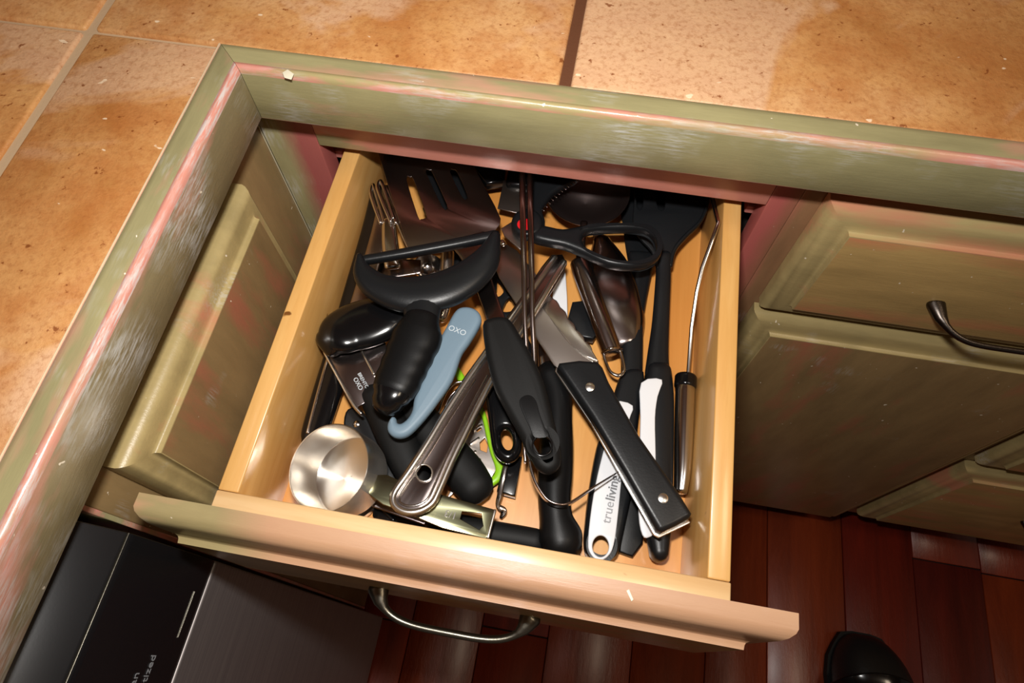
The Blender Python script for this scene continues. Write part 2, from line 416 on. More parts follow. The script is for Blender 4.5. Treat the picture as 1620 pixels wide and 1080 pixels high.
# ------------------------------------------------------------------ cabinets
def raised_panel(name, plane, pos, sgn, a0, a1, z0, z1, mats, parent, isc=1.0):
    """cabinet front with an ogee moulded edge. plane 'y': lies in XZ, front towards sgn*y"""
    P = [(0, 0), (0, .0075), (.0010, .0098), (.0035, .0122), (.0070, .0140), (.0115, .0150), (.0150, .0152), (.0180, .0157), (.0198, .0168), (.0203, .0180), (.0206, .0203), (.0214, .0205)]
    V = []; F = []; mi = []
    for ins, dp in P:
        ins *= isc
        for a, z in ((a0+ins, z0+ins), (a1-ins, z0+ins), (a1-ins, z1-ins), (a0+ins, z1-ins)):
            V.append((a, pos+sgn*dp, z) if plane == 'y' else (pos+sgn*dp, a, z))
    for i in range(len(P)-1):
        for k in range(4): F.append((i*4+k, i*4+(k+1) % 4, i*4+4+(k+1) % 4, i*4+4+k)); mi.append(1)
    b = (len(P)-1)*4; F.append((b, b+1, b+2, b+3)); mi.append(0); F.append((3, 2, 1, 0)); mi.append(0)
    o = mk(name, V, F, None, parent, True, mats, mi)
    bm = bmesh.new(); bm.from_mesh(o.data); bmesh.ops.recalc_face_normals(bm, faces=bm.faces); bm.to_mesh(o.data); bm.free()
    sharp(o, 35); return o
FO = .0252; XF = -.0252          # planes of the two face frames
def pull(name, ca, z, y0, parent, mat, half=.048, proj=.027, base=.010):
    """arched drawer pull with flared feet, on a face that looks towards -y"""
    C = []; W = []; T = []
    for k in range(33):
        t = k/32; s = 2*t-1
        x = ca+s*half; e = 1-abs(s)**4.0
        y = y0-proj*e**.62 - .001
        C.append(Vector((x, y, z - .004*e))); f = max(0, (abs(s)-.84)/.16)
        W.append(.0023+.0045*f**1.6); T.append(.0030+.002*f)
    V, F = tube_geo(C, W, T, 2.2, 14, 1, Vector((0, -.3, 1)))
    o = mk(name, V, F, mat, parent, True); sharp(o, 60); return o

# cabinet with the open drawer
ca = thing('base_cabinet', 'olive and pink painted base cabinet with its top drawer pulled open', 'cabinet', (.18, .3, 0))
box('stile', -.0245, .01824, FO, FO+.019, .09, HC-.043, M['frame_left'], ca)
box('stile', .35062, .3700, FO, FO+.019, .09, HC-.043, M['frame_right'], ca)
box('top_rail', .01834, .3505, FO, FO+.019, HC-.0898, HC-.043, M['frame_rail'], ca)
box('middle_rail', .01834, .3505, FO, FO+.019, .680, .722, M['frame_pink'], ca)
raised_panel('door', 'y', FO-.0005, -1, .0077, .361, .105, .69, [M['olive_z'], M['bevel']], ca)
box('side_panel', -.024, -.012, FO+.019, .6, .09, HC-.045, M['inside'], ca, 0)
box('side_panel', .358, .3695, FO+.019, .6, .09, HC-.045, M['inside'], ca, 0)
box('back_panel', -.012, .358, .58, .59, .09, HC-.045, M['inside'], ca, 0)
box('slide_ledge', -.0115, .0240, FO+.0195, .56, .790, .798, M['slide'], ca, .001)
box('slide_ledge', .3450, .3575, FO+.0195, .56, .790, .798, M['slide'], ca, .001)
box('toe_kick', -.02, .3695, .09, .105, 0, .09, M['inside'], ca, 0)
box('caulk_line', -.0252, -.0243, FO-.0011, FO-.0001, .09, HC-.0432, simple('corner_caulk', srgb(176, 166, 138), .6), ca, .0002)
# the drawer
BX, BW, ZT, YF, YR = .03134, .306, .8111, -.2480, .2500
TS = .0130
dr = box('drawer', BX+TS-.003, BX+BW-TS+.003, YF+.011, YR-.008, ZB-.007, ZB, M['ply'], ca, 0)
box('side_board', BX, BX+TS, YF+.0147, YR, ZB-.016, ZT, M['maple_y'], dr, .0009)
box('side_board', BX+BW-TS, BX+BW, YF+.0147, YR, ZB-.016, ZT, M['maple_y'], dr, .0009)
box('front_board', BX-.0004, BX+BW+.0004, YF+.0002, YF+.0145, ZB-.016, ZT, M['maple_x'], dr, .0009)
box('back_board', BX+TS+.0002, BX+BW-TS-.0002, YR-.013, YR-.0005, ZB-.006, ZT-.002, M['maple_x'], dr, .0009)
raised_panel('drawer_front', 'y', YF, -1, .0077, .361, HC-.2125, HC-.0672, [M['olive_x'], M['drawer_moulding']], dr)
pull('drawer_pull', .1815, .772, YF-.0203, dr, M['pewter'], half=.0475, proj=.0165)['label'] = 'arched pewter-coloured pull'

plate('paint_chip', [(991, 934), (995, 932), (1002, 948), (999, 951)], Plane((HC-.0672+.0001-ZB)*1000), .3, chip, dr, bev=.05, smooth=0)
# right neighbour
cb = thing('base_cabinet', 'olive painted base cabinet with one closed drawer above a door, right of the open drawer', 'cabinet', (.55, .3, 0))
box('stile', .3702, .397, FO, FO+.019, .09, HC-.043, M['frame_right'], cb)
box('stile', .704, .7235, FO, FO+.019, .09, HC-.043, M['olive_z'], cb)
box('top_rail', .3971, .7039, FO, FO+.019, HC-.082, HC-.043, M['frame_rail'], cb)
box('middle_rail', .3971, .7039, FO, FO+.019, .680, .722, M['olive_x'], cb)
box('bottom_rail', .3971, .7039, FO, FO+.019, .09, .115, M['olive_x'], cb)
d2 = raised_panel('drawer', 'y', FO-.0005, -1, .3848, .7130, HC-.2100, HC-.0650, [M['olive_x'], M['bevel']], cb)
pull('drawer_pull', .5489, .764, FO-.0208, d2, M['bronze'], half=.050, proj=.028)['label'] = 'dark bronze arched pull'
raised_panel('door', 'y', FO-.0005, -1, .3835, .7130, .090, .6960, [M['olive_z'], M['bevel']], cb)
box('carcass_side', .3705, .382, FO+.019, .6, .09, HC-.045, M['inside'], cb, 0)
box('toe_kick', .3702, .7235, .09, .105, 0, .09, M['inside'], cb, 0)
# far right drawer stack
cc = thing('base_cabinet', 'olive painted stack of drawers at the far right, beyond the cabinet door', 'cabinet', (.95, .3, 0))
box('stile', .7237, .7450, FO, FO+.019, .09, HC-.043, M['olive_z'], cc)
box('top_rail', .7451, 1.15, FO, FO+.019, HC-.08, HC-.043, M['olive_x'], cc)
box('rail', .7451, 1.15, FO, FO+.019, .405, .440, M['olive_x'], cc)
box('stile', 1.1501, 1.19, FO, FO+.019, .09, HC-.043, M['olive_z'], cc)
for z0, z1 in ((.118, .405), (.425, .690), (.705, .850)):
    dd = raised_panel('drawer', 'y', FO-.0005, -1, .7330, 1.163, z0, z1, [M['olive_x'], M['bevel']], cc)
    pull('drawer_pull', .948, (z0+z1)/2+.0, FO-.0208, dd, M['bronze'], half=.050, proj=.028)
box('toe_kick', .7237, 1.19, .09, .105, 0, .09, M['inside'], cc, 0)
# left run
cl_ = thing('base_cabinet', 'narrow olive painted cabinet with a moulded door in the left-hand corner', 'cabinet', (-.3, -.12, 0))
box('corner_stile', XF-.019, XF, -.060, FO-.0004, .09, HC-.043, M['olive_z'], cl_)
box('stile', XF-.019, XF, -.2585, -.205, .09, HC-.043, M['olive_z'], cl_)
box('top_rail', XF-.019, XF, -.2049, -.0601, HC-.08, HC-.043, M['olive_z'], cl_)
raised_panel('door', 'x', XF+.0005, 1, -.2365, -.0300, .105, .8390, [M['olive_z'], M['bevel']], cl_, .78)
box('side_panel', -.6, XF-.0192, -.2585, -.2485, .09, HC-.045, M['frame_rail'], cl_, 0)
box('edge_strip', -.6, XF+.0004, -.2618, -.2587, .09, HC-.066, M['frame_rail'], cl_, .0004)
box('toe_kick', -.105, -.09, -.2585, FO, 0, .09, M['inside'], cl_, 0)

# dishwasher
dw = thing('dishwasher', 'built-in dishwasher with black control panel and stainless steel door under the left counter', 'dishwasher', (-.3, -.56, 0))
Y0, Y1 = -.865, -.2685
box('body', -.6, -.030, Y0, Y1, .02, .862, M['dw_black'], dw, 0)
V = []
pr_ = [(-.030, .862), (-.026, .863), (.0035, .8375), (.0052, .8350), (.0058, .832), (.0100, .738), (.0096, .7330), (-.030, .7330)]
for yy in (Y0, Y1):
    for a, z in pr_: V.append((a, yy, z))
n = len(pr_)
cp = mk('control_panel', V, [(i, (i+1) % n, n+(i+1) % n, n+i) for i in range(n)]+[tuple(range(n)), tuple(range(2*n-1, n-1, -1))], M['dw_black'], dw)
bm = bmesh.new(); bm.from_mesh(cp.data); bmesh.ops.recalc_face_normals(bm, faces=bm.faces); bm.to_mesh(cp.data); bm.free(); bevel_ob(cp, .0006, 2)
box('door', -.0295, .0105, Y0, Y1, .105, .7325, M['stainless'], dw, .0018)
box('kick_plate', -.09, -.045, Y0, Y1, 0, .104, M['dw_black'], dw, .001)
nn = Vector((.1, 0, .0042)).normalized()
def dwx(z): return .0058+(.832-z)/.094*.0042+.0004
for s, z, yy, in (('Clean', .776, -.3560), ('Sanitized', .765, -.3560)):
    text('lettering', s, (dwx(z), yy, z), (0, 1, 0), (-.0447, 0, 1), .0078, M['grey_ink'], dw, .0001)
box('edge_highlight_line', .0036, .0052, Y0, Y1, .8366, .8370, M['pewter'], dw, .0002)  # added strip drawing the pale highlight and wear line on the panel edge
box('indicator_strip', dwx(.747)-.001, dwx(.747)+.0001, -.318, -.2900, .7466, .7472, M['pewter'], dw, 0)

# ------------------------------------------------------------------ the shoe on the floor
def add_shoe():
    t = thing('shoe', 'rounded toe of a black leather shoe on the dark red floor at the lower right', 'shoe', (.79, -.27, 0))
    xc = .785
    st = [(-.155, .012, .022), (-.163+.004, .030, .040), (-.175, .044, .058), (-.195, .056, .072), (-.225, .063, .084), (-.265, .064, .098), (-.31, .058, .110), (-.36, .050, .112), (-.41, .046, .100), (-.435, .034, .085)]
    V = []; F = []; S = 20
    for y, hw, ht in st:
        for k in range(S):
            a = 2*math.pi*k/S; c, s_ = math.cos(a), math.sin(a)
            xx = math.copysign(abs(c)**.75, c)*hw; zz = .014+(max(s_, 0)**.9)*(ht-.014) if s_ >= 0 else .014
            V.append((xc+xx+(-.215-y)*.12, y, zz))
    for i in range(len(st)-1):
        for k in range(S): F.append((i*S+k, i*S+(k+1) % S, (i+1)*S+(k+1) % S, (i+1)*S+k))
    F.append(tuple(range(S))); F.append(tuple(range((len(st)-1)*S, len(st)*S))[::-1])
    u = mk('upper', V, F, M['shoe'], t, True)
    md = u.modifiers.new('s', 'SUBSURF'); md.levels = 1; md.render_levels = 1
    V = []; 
    for z in (0, .0138):
        for sd in (1, -1):
            for y, hw, ht in (st if sd == 1 else st[::-1]): V.append((xc+sd*(hw+.003)+(-.215-y)*.12, y+(.003 if y > -.16 else 0), z))
    n = len(V)//2; so = mk('sole', V, [tuple(range(n)), tuple(range(2*n-1, n-1, -1))]+[(i, n+i, n+(i+1) % n, (i+1) % n) for i in range(n)], M['black_soft'], t)
    bm = bmesh.new(); bm.from_mesh(so.data); bmesh.ops.recalc_face_normals(bm, faces=bm.faces); bm.to_mesh(so.data); bm.free()
    C = [Vector((xc-.068+.004, -.245, .03)), Vector((xc-.052, -.232, .070)), Vector((xc-.018, -.222, .0865)), Vector((xc+.018, -.224, .0885)), Vector((xc+.058, -.236, .062)), Vector((xc+.07, -.245, .03))]
    Vv, Ff = tube_geo([Vector(c) for c in catmull([tuple(c) for c in C], 5)], [.009]*26, [.0016]*26, 4, 12, 0)
    mk('strap', Vv, Ff, M['black_gloss'], t, True)
add_shoe()

# ================================================================== UTENSILS
# ---- bottom layer
t = thing('tongs', 'black and steel kitchen tongs lying along the left wall of the drawer', 'tongs', R(520, 600, 0))
sweep('arm', [(606, 300, 32, 36), (594, 368, 29, 46), (574, 440, 24, 48), (554, 505, 19, 46)], M['black_gloss'], t, 8, 3)
sweep('arm_face', [(610, 310, 36.6, 20), (600, 368, 33.6, 26), (580, 440, 28.6, 28), (562, 495, 24, 26)], M['steel_dark'], t, 1.6, 3)
sweep('grip', [(555, 500, 19, 46), (539, 556, 18, 48), (515, 630, 18, 46), (498, 684, 18, 42), (493, 700, 18, 32)], M['black_gloss'], t, 11, 2.6)
sweep('steel_inlay', [(531, 532, 23.6, 5), (517, 572, 23.4, 5), (501, 628, 23.4, 5), (487, 684, 23.2, 6)], M['steel'], t, 1.6)

t = thing('wire_whisk', 'chrome wire whisk loops standing up beside the stainless turner blade', 'whisk', R(610, 380, 0))
for k, (a, b, c, d, e) in enumerate((((602, 352, 41), (592, 325, 44), (586, 304, 46), (592, 298, 46), (608, 352, 41)),
                                  ((618, 350, 45), (606, 322, 48), (597, 296, 50), (605, 292, 50), (622, 345, 45)),
                                  ((626, 352, 44), (616, 325, 45), (607, 304, 46), (613, 301, 46), (634, 350, 44)))):
    sweep('wire_loop', [(*a, 6), (*b, 6), (*c, 6.5), ((c[0]+d[0])/2, min(c[1], d[1])-5, c[2], 6.5), (*d, 6.5), ((d[0]+e[0])/2, (d[1]+e[1])/2, d[2]-3, 6), (*e, 6)], M['steel'], t, seg=10)
sweep('wire_loop', [(620, 330, 44, 6), (640, 378, 40, 6), (650, 398, 38, 6)], M['steel'], t, seg=10)
sweep('shaft', [(615, 350, 40, 22), (617, 385, 37, 26), (621, 420, 34, 26)], M['steel'], t, 6, 2.4)

t = thing('measuring_spoon', 'small steel measuring spoon glimpsed through the opening of the Y-shaped peeler', 'spoon', R(672, 430, 0))
pr2 = [(.0008, -.0105), (.006, -.0098), (.0095, -.006), (.0112, 0), (.0118, 0), (.0102, -.0066), (.0063, -.0106), (.0008, -.0113)]
lathe('bowl', pr2, R(676, 420, 22), (0, .1, 1), M['steel'], t, 28)
sweep('handle', [(664, 422, 22, 26), (630, 424, 22, 34), (600, 428, 22, 34)], M['steel_dark'], t, 2, 4)

t = thing('steel_tube_handle', 'short steel tube handle under the black Y-shaped peeler, above the blue-grey handle', 'utensil', R(705, 450, 0))
sweep('tube', [(708, 402, 26, 22), (706, 440, 24, 24), (702, 480, 22, 25), (698, 500, 20, 22)], M['steel_bright'], t, None, 2)
sweep('neck', [(704, 400, 26, 8), (690, 370, 30, 7), (672, 330, 34, 7)], M['steel'], t)

t = thing('slotted_spoon', 'black slotted nylon spoon lying on the drawer bottom behind the blue-grey handle', 'spoon', R(790, 470, 0))
plate('head', [(745, 436), (765, 418), (786, 416), (806, 446), (823, 484), (824, 506), (800, 520), (776, 506), (758, 474)], Plane(10), 4, M['black_nylon'], t,
      [[(787, 444), (797, 460), (790, 470), (782, 468), (786, 458)], [(805, 472), (815, 487), (806, 494), (795, 492)], [(770, 432), (777, 444), (771, 452), (764, 442)]], .9)
sweep('handle', [(815, 516, 10, 20), (832, 548, 10, 18), (846, 590, 11, 20)], M['black_nylon'], t, 6, 3)

t = thing('grater', 'small steel grater with a lime green plastic rim', 'grater', R(765, 710, 0))
plate('grating_plate', [(728, 700), (741, 668), (758, 650), (768, 660), (779, 712), (786, 742), (772, 764), (748, 740), (735, 762), (722, 776), (706, 790), (716, 770), (722, 735)], Plane(5), 1.6, M['steel_blade'], t,
      [[(759, 700), (767, 692), (772, 704), (770, 716), (760, 712)], [(752, 676), (759, 671), (762, 679), (755, 684)], [(735, 712), (742, 708), (744, 717), (738, 720)]], .3, smooth=0, hsmooth=0)
for a, b in (((749, 681), (762, 672)), ((744, 702), (757, 693)), ((740, 722), (752, 714))):
    sweep('tooth', [(*a, 7, 4), (*b, 7, 4)], M['steel'], t, 2, 4, seg=8)
sweep('rim', [(721, 584, 9, 12), (733, 604, 9, 13), (750, 630, 9, 10), (765, 656, 9, 8), (773, 690, 9, 8), (780, 716, 9, 9), (788, 732, 9, 13), (791, 744, 9, 15), (786, 756, 9, 14), (776, 764, 9, 13)], M['lime'], t, 5, 2.6)
lathe('rivet', [(.0002, .001), (.0016, .0006), (.002, 0)], R(757, 728, 5.8), (0, 0, 1), M['steel'], t, 14)

t = thing('egg_slicer_wire', 'thin bent steel wire loop between the blue-grey handle and the steel channel handle', 'utensil', R(712, 640, 0))
sweep('wire', [(690, 668, 6, 4), (697, 642, 8, 4), (706, 620, 10, 4), (720, 606, 12, 4), (734, 604, 12, 4), (741, 612, 11, 4)], M['steel'], t, seg=8)
sweep('wire', [(697, 668, 6, 3), (704, 644, 8, 3), (713, 626, 9, 3), (725, 614, 10, 3)], M['steel_dark'], t, seg=8)

t = thing('paring_knife', 'small black knife handle with a steel rivet behind the large measuring cup', 'knife', R(585, 700, 0))
pk = Plane((560, 660, 8), (630, 780, 5), (600, 690, 8))
plate('handle', [(552, 648), (573, 650), (600, 688), (624, 742), (642, 786), (612, 798), (580, 750), (552, 698), (545, 670)], pk, 7, M['black_nylon'], t, bev=2)
lathe('rivet', [(.0001, .0042), (.0018, .004), (.0026, .0035), (.0026, .001)], pk.hit(566, 672), pk.n, M['steel'], t, 18)
plate('tang', [(576, 654), (581, 656), (632, 752), (645, 784), (641, 786)], Plane(11), .8, M['steel'], t, bev=.2, smooth=0)

t = thing('measuring_cup', 'smaller steel measuring cup tucked under the large one by the drawer front', 'measuring cup', R(550, 780, 0))
cupc = R(553, 775, 14)
pc = [(.0004, -.012), (.017, -.012), (.0195, -.009), (.0208, 0), (.0215, .0003), (.0214, -.0004), (.0202, -.0095), (.0175, -.0128), (.0004, -.0128)]
lathe('cup', pc, cupc, (.05, .05, 1), M['steel_bright'], t, 40)
sweep('handle', [(588, 790, 17, 20), (630, 806, 15, 18), (676, 822, 12, 18)], M['steel_dark'], t, 1.4, 4)

t = thing('black_spatula', 'shiny black plastic piece on the drawer bottom beside the drawer front', 'utensil', R(640, 815, 0))
plate('blade', [(596, 800), (640, 796), (700, 806), (716, 826), (700, 846), (640, 838), (594, 824)], Plane(4), 3, M['black_gloss'], t, bev=1)
sweep('ridge', [(606, 806, 7, 6), (622, 822, 7, 7)], M['black_gloss'], t, 3)

t = thing('rubber_gripped_utensil', 'black rubber handle lying crosswise behind the drawer front, left of the big curved handle', 'utensil', R(790, 845, 0))
sweep('handle', [(690, 826, 10, 36), (740, 838, 11, 44), (780, 845, 11, 42), (820, 851, 11, 40), (846, 856, 11, 40)], M['black_soft'], t, 18, 2.4)

t = thing('ice_cream_scoop', 'large curved matte black handle with a flared foot, standing out near the drawer front', 'utensil', R(880, 740, 0))
sweep('handle', [(872, 596, 18, 50), (880, 622, 18, 50), (882, 660, 18, 46), (880, 705, 18, 54), (878, 750, 18, 56), (877, 790, 18, 52), (880, 820, 18, 54), (886, 846, 18, 70), (888, 857, 18, 66)], M['black_matte'], t, 26, 2.3)
sweep('collar', [(857, 566, 24, 6), (860, 582, 24, 9), (868, 594, 24, 9), (884, 600, 24, 6)], M['steel_bright'], t, 4)
sweep('arm', [(868, 600, 17, 30), (862, 570, 14, 26), (858, 540, 12, 20)], M['steel_dark'], t, 6)

t = thing('corkscrew', 'short square black bar with a bright twisted steel strip hanging below the glossy black loop', 'corkscrew', R(803, 770, 0))
plate('bar', [(799, 722), (826, 724), (815, 787), (786, 779)], Plane(9), 8, M['black_gloss'], t, bev=1, smooth=0)
sweep('worm', [(800, 738, 15.5, 8), (796, 758, 15, 7), (791, 782, 12, 9), (788, 799, 9, 8), (797, 808, 7, 11), (793, 818, 5, 6)], M['steel'], t, 2, 3)

t = thing('looped_handle', 'glossy black plastic handle with an open loop end under the stainless turner handle', 'utensil', R(800, 700, 0))
plate('handle', [(757, 590), (792, 580), (808, 625), (820, 668), (826, 700), (822, 720), (810, 732), (797, 732), (785, 722), (778, 704), (774, 672), (768, 632)], Plane((790, 600, 27), (805, 715, 27), (830, 600, 27)), 10, M['black_gloss'], t,
      [ell(802, 696, 9, 17, 12, -.2)], 4)

t = thing('nylon_spoon', 'black nylon spoon whose white-inset handle has a hanging hole and grey lettering', 'spoon', R(970, 740, 0))
sweep('bowl', [(1044, 262, 14, 110), (1042, 300, 14, 132), (1034, 345, 12, 110), (1020, 385, 11, 66), (1014, 420, 11, 40)], M['black_nylon'], t, 6, 2.4)
sweep('neck', [(1016, 405, 12, 46), (1014, 440, 12, 30), (1003, 500, 12, 31), (1000, 550, 12, 34), (999, 600, 12, 34)], M['black_nylon'], t, 8, 2.6)
ph = Plane(11)
hole = ell(950, 864, 13, 17, 14)
plate('handle', [(984, 592), (968, 634), (954, 675), (943, 710), (932, 770), (925, 830), (924, 866), (931, 882), (949, 890), (967, 885), (978, 872), (990, 820), (998, 780), (1004, 730), (1007, 680), (1012, 640), (1017, 592)], ph, 15, M['black_nylon'], t, [ell(950, 864, 15, 19, 14)], 4)
pw = Plane(18.4)
wi_ = plate('inlay', [(972, 636), (1001, 642), (994, 668), (987, 715), (980, 790), (973, 850), (965, 876), (948, 887), (934, 876), (930, 856), (936, 800), (945, 752), (956, 708), (967, 668)], pw, 2.4, M['white'], t, [hole], .8)
wi_['label'] = 'white plastic inlay with grey lettering'
ptext('lettering', 'true', Plane(19.9), (965, 829), (972, 792), 14.5, M['grey_ink'], t)
ptext('lettering', 'living', Plane(19.9), (971.5, 793.5), (982, 740), 14.5, M['ink_dark'], t, bold=.00012)

t = thing('black_flat_handle', 'flat black handle end with slanted tip between the two white-inset handles', 'utensil', R(1000, 820, 0))
plate('handle', [(992, 740), (1014, 740), (1018, 800), (1016, 860), (1000, 882), (978, 874), (984, 800)], Plane(4), 7, M['black_matte'], t, bev=1.5, smooth=0)

t = thing('slotted_nylon_turner', 'black nylon slotted turner with white-inset handle and a rounded black tip, nearer the right wall', 'turner', R(1040, 700, 0))
plate('head', [(1004, 262), (1060, 262), (1121, 272), (1121, 310), (1117, 334), (1107, 352), (1084, 376), (1067, 397), (1061, 420), (1050, 440), (1038, 424), (1030, 398), (1012, 378), (1001, 354), (1003, 318)],
      Plane((1010, 300, 33), (1118, 300, 35), (1050, 430, 24)), 3.5, M['black_nylon'], t,
      [[(1006, 280), (1016, 280), (1017, 322), (1012, 333), (1007, 322)], [(1034, 280), (1050, 280), (1052, 322), (1047, 334), (1039, 324)], [(1070, 280), (1084, 280), (1081, 300), (1076, 308), (1071, 300)]], .9)
sweep('rim', [(1120, 285, 34, 6), (1119, 320, 34, 6), (1108, 350, 32, 6), (1084, 374, 29, 7), (1066, 396, 26, 8), (1059, 420, 24, 10)], M['black_nylon'], t, 6)
sweep('neck', [(1050, 405, 25, 24), (1049, 440, 22, 24), (1045, 510, 18, 27), (1041, 560, 17, 33), (1040, 592, 17, 40)], M['black_nylon'], t, 9, 2.6)
sweep('handle', [(1041, 590, 14, 40), (1041, 630, 14, 47), (1040, 700, 14, 49), (1038, 770, 14, 50), (1038, 820, 14, 50), (1041, 850, 14, 36), (1042, 874, 14, 28)], M['black_nylon'], t, 19, 3.2)
plate('inlay', [(1014, 606), (1047, 601), (1040, 628), (1036, 662), (1037, 720), (1037, 790), (1036, 838), (1026, 850), (1016, 846), (1010, 812), (1011, 740), (1013, 660)], Plane(22.6), 2.6, M['white'], t, bev=.8)['label'] = 'white plastic inlay'
t = thing('steel_handled_utensil', 'steel tube handle with black collar and thin bent shaft leaning on the right drawer wall', 'utensil', R(1085, 680, 0))
sweep('tube', [(1084, 612, 19, 31), (1082, 680, 18, 30), (1080, 740, 17, 27), (1077, 775, 16, 22)], M['steel'], t, None, 2, cap=.5)
sweep('collar', [(1085, 598, 19, 35), (1084, 610, 19, 35)], M['black_gloss'], t, None, 2, cap=.3)
sweep('shaft', [(1088, 600, 18, 6), (1094, 517, 34, 6), (1102, 462, 46, 6), (1111, 424, 54, 7), (1124, 388, 61, 7), (1137, 352, 68, 7), (1127, 312, 66, 7), (1118, 280, 62, 8)], M['steel'], t, 3, 3, n=1)

t = thing('serving_spoon', 'large shiny steel serving spoon bowl face down under the ladle handle', 'spoon', R(975, 500, 0))
sweep('bowl', [(952, 384, 10, 30), (962, 420, 12, 66), (972, 460, 13, 80), (984, 505, 12, 74), (992, 540, 10, 50)], M['steel_dark'], t, 13, 2.1)
sweep('handle', [(948, 380, 9, 18), (942, 340, 9, 14), (938, 290, 10, 14)], M['steel'], t, 2)

t = thing('white_scraper', 'thin white plastic scraper upright beside the serrated knife blade', 'scraper', R(888, 470, 0))
plate('blade', [(878, 426), (894, 424), (897, 470), (898, 514), (886, 510), (874, 470)], Plane(14), 2, M['white'], t, bev=.4, smooth=0)
t = thing('nylon_spatula', 'black nylon tool end with a slanted edge between the knife blade and ladle handle', 'utensil', R(920, 510, 0))
plate('blade', [(905, 481), (938, 477), (950, 520), (938, 540), (918, 536), (898, 506)], Plane(12), 9, M['black_nylon'], t, bev=1.5, smooth=0)

t = thing('scraper', 'brushed steel scraper blade with black handle at the back under the cabinet rail', 'scraper', R(810, 310, 0))
psb = Plane(30)
plate('blade', [(797, 285), (845, 290), (838, 342), (787, 330)], psb, 1, M['steel_blade'], t, bev=.3, smooth=0)
sweep('handle', [(822, 292, 31, 44), (826, 260, 33, 40), (830, 220, 34, 34)], M['black_gloss'], t, 10, 3)
t = thing('black_tray_lid', 'black plastic tool with squared end behind the stainless turner blade', 'utensil', R(775, 270, 0))
plate('body', [(735, 240), (795, 240), (800, 270), (798, 292), (770, 296), (750, 270)], Plane(26), 10, M['black_gloss'], t, bev=2, smooth=0)

t = thing('nylon_ladle', 'black nylon spoon head mostly hidden beneath the slotted stainless turner blade', 'spoon', R(700, 300, 0))
sweep('bowl', [(700, 225, 16, 40), (704, 262, 18, 90), (710, 300, 18, 96), (716, 335, 17, 70)], M['black_nylon'], t, 14, 2.2)
sweep('handle', [(716, 335, 17, 30), (722, 380, 15, 22), (726, 420, 14, 22)], M['black_nylon'], t, 7)
# ---- middle layer
t = thing('ladle', 'steel ladle with a round dark bowl, tube handle and wire hanging hook', 'ladle', R(940, 420, 0))
lb = [(.0004, -.020), (.010, -.0188), (.020, -.0138), (.0300, -.006), (.0340, 0), (.0348, .0004), (.0348, -.0004), (.0308, -.0066), (.0205, -.0148), (.0102, -.0198), (.0004, -.021)]
lathe('bowl', lb, R(929, 300, 40), (.0, -.05, 1), simple('ladle_steel_brown_reflection', (.30, .23, .22, 1), .36, 1, bump=.1, bscale=120), t, 48)  # brownish reflection in the bowl is tinted into its base colour
sweep('neck', [(924, 352, 38, 12), (920, 385, 36, 12), (918, 415, 33, 16)], M['steel_dark'], t, 3)
sweep('handle', [(918, 416, 31, 33), (935, 466, 30, 33), (955, 520, 29, 32), (968, 555, 28, 31)], M['steel_dark'], t, None, 2, cap=.3)
sweep('ring', [(953, 558, 28, 4), (960, 553, 34, 5), (970, 550, 36, 5), (984, 553, 28, 4)], M['steel'], t, 2)
sweep('hook', [(955, 560, 28, 5), (959, 574, 27, 5), (966, 588, 27, 5), (978, 594, 27, 6), (987, 587, 27, 5), (985, 570, 27, 5), (981, 555, 28, 5)], M['steel'], t, seg=10)

t = thing('can_opener', 'can opener with an oval glossy black turning knob, stamped steel body and black handles', 'can opener', R(580, 600, 0))
pb = Plane((516, 560, 31), (570, 645, 30), (612, 556, 31))
plate('body', [(516, 560), (560, 530), (610, 540), (612, 556), (598, 596), (577, 638), (564, 645)], pb, 1.6, M['steel_dark'], t, bev=.4, smooth=0)
sweep('flange', [(515, 560, 31, 5, 8), (538, 602, 31, 5, 8), (560, 641, 30, 6, 8), (572, 655, 30, 5, 6)], M['steel_bright'], t, None, 4, seg=12)
sweep('flange', [(568, 545, 32, 4, 5), (574, 558, 32, 4, 5), (592, 592, 32, 5, 5)], M['steel_bright'], t, None, 4, seg=12)
ptext('lettering', 'OXO', pb, (559, 600), (569, 618), 7, M['pale_ink'], t, lift=.0011)
ptext('lettering', 'BRENTO', pb, (566, 592), (579, 615), 5.5, M['pale_ink'], t, lift=.0011)
sweep('knob', [(521, 542, 40, 52), (533, 531, 42, 74), (556, 519, 41, 84), (585, 510, 41, 86), (612, 503, 41, 76), (634, 498, 40, 56)], M['black_gloss'], t, 16, 2.1, cap=.9, seg=24)
sweep('shaft', [(570, 528, 31, 34), (575, 540, 33, 30)], M['steel'], t, 8)
sweep('handle', [(594, 628, 23, 48), (611, 660, 23, 56), (632, 702, 22, 60), (651, 742, 21, 56), (662, 766, 20, 46)], M['black_soft'], t, 22, 2.3)
sweep('handle', [(640, 630, 19, 50), (668, 668, 18, 60), (702, 708, 17, 62), (732, 744, 16, 66), (750, 768, 16, 62)], M['black_soft'], t, 22, 2.3, cap=1.1)

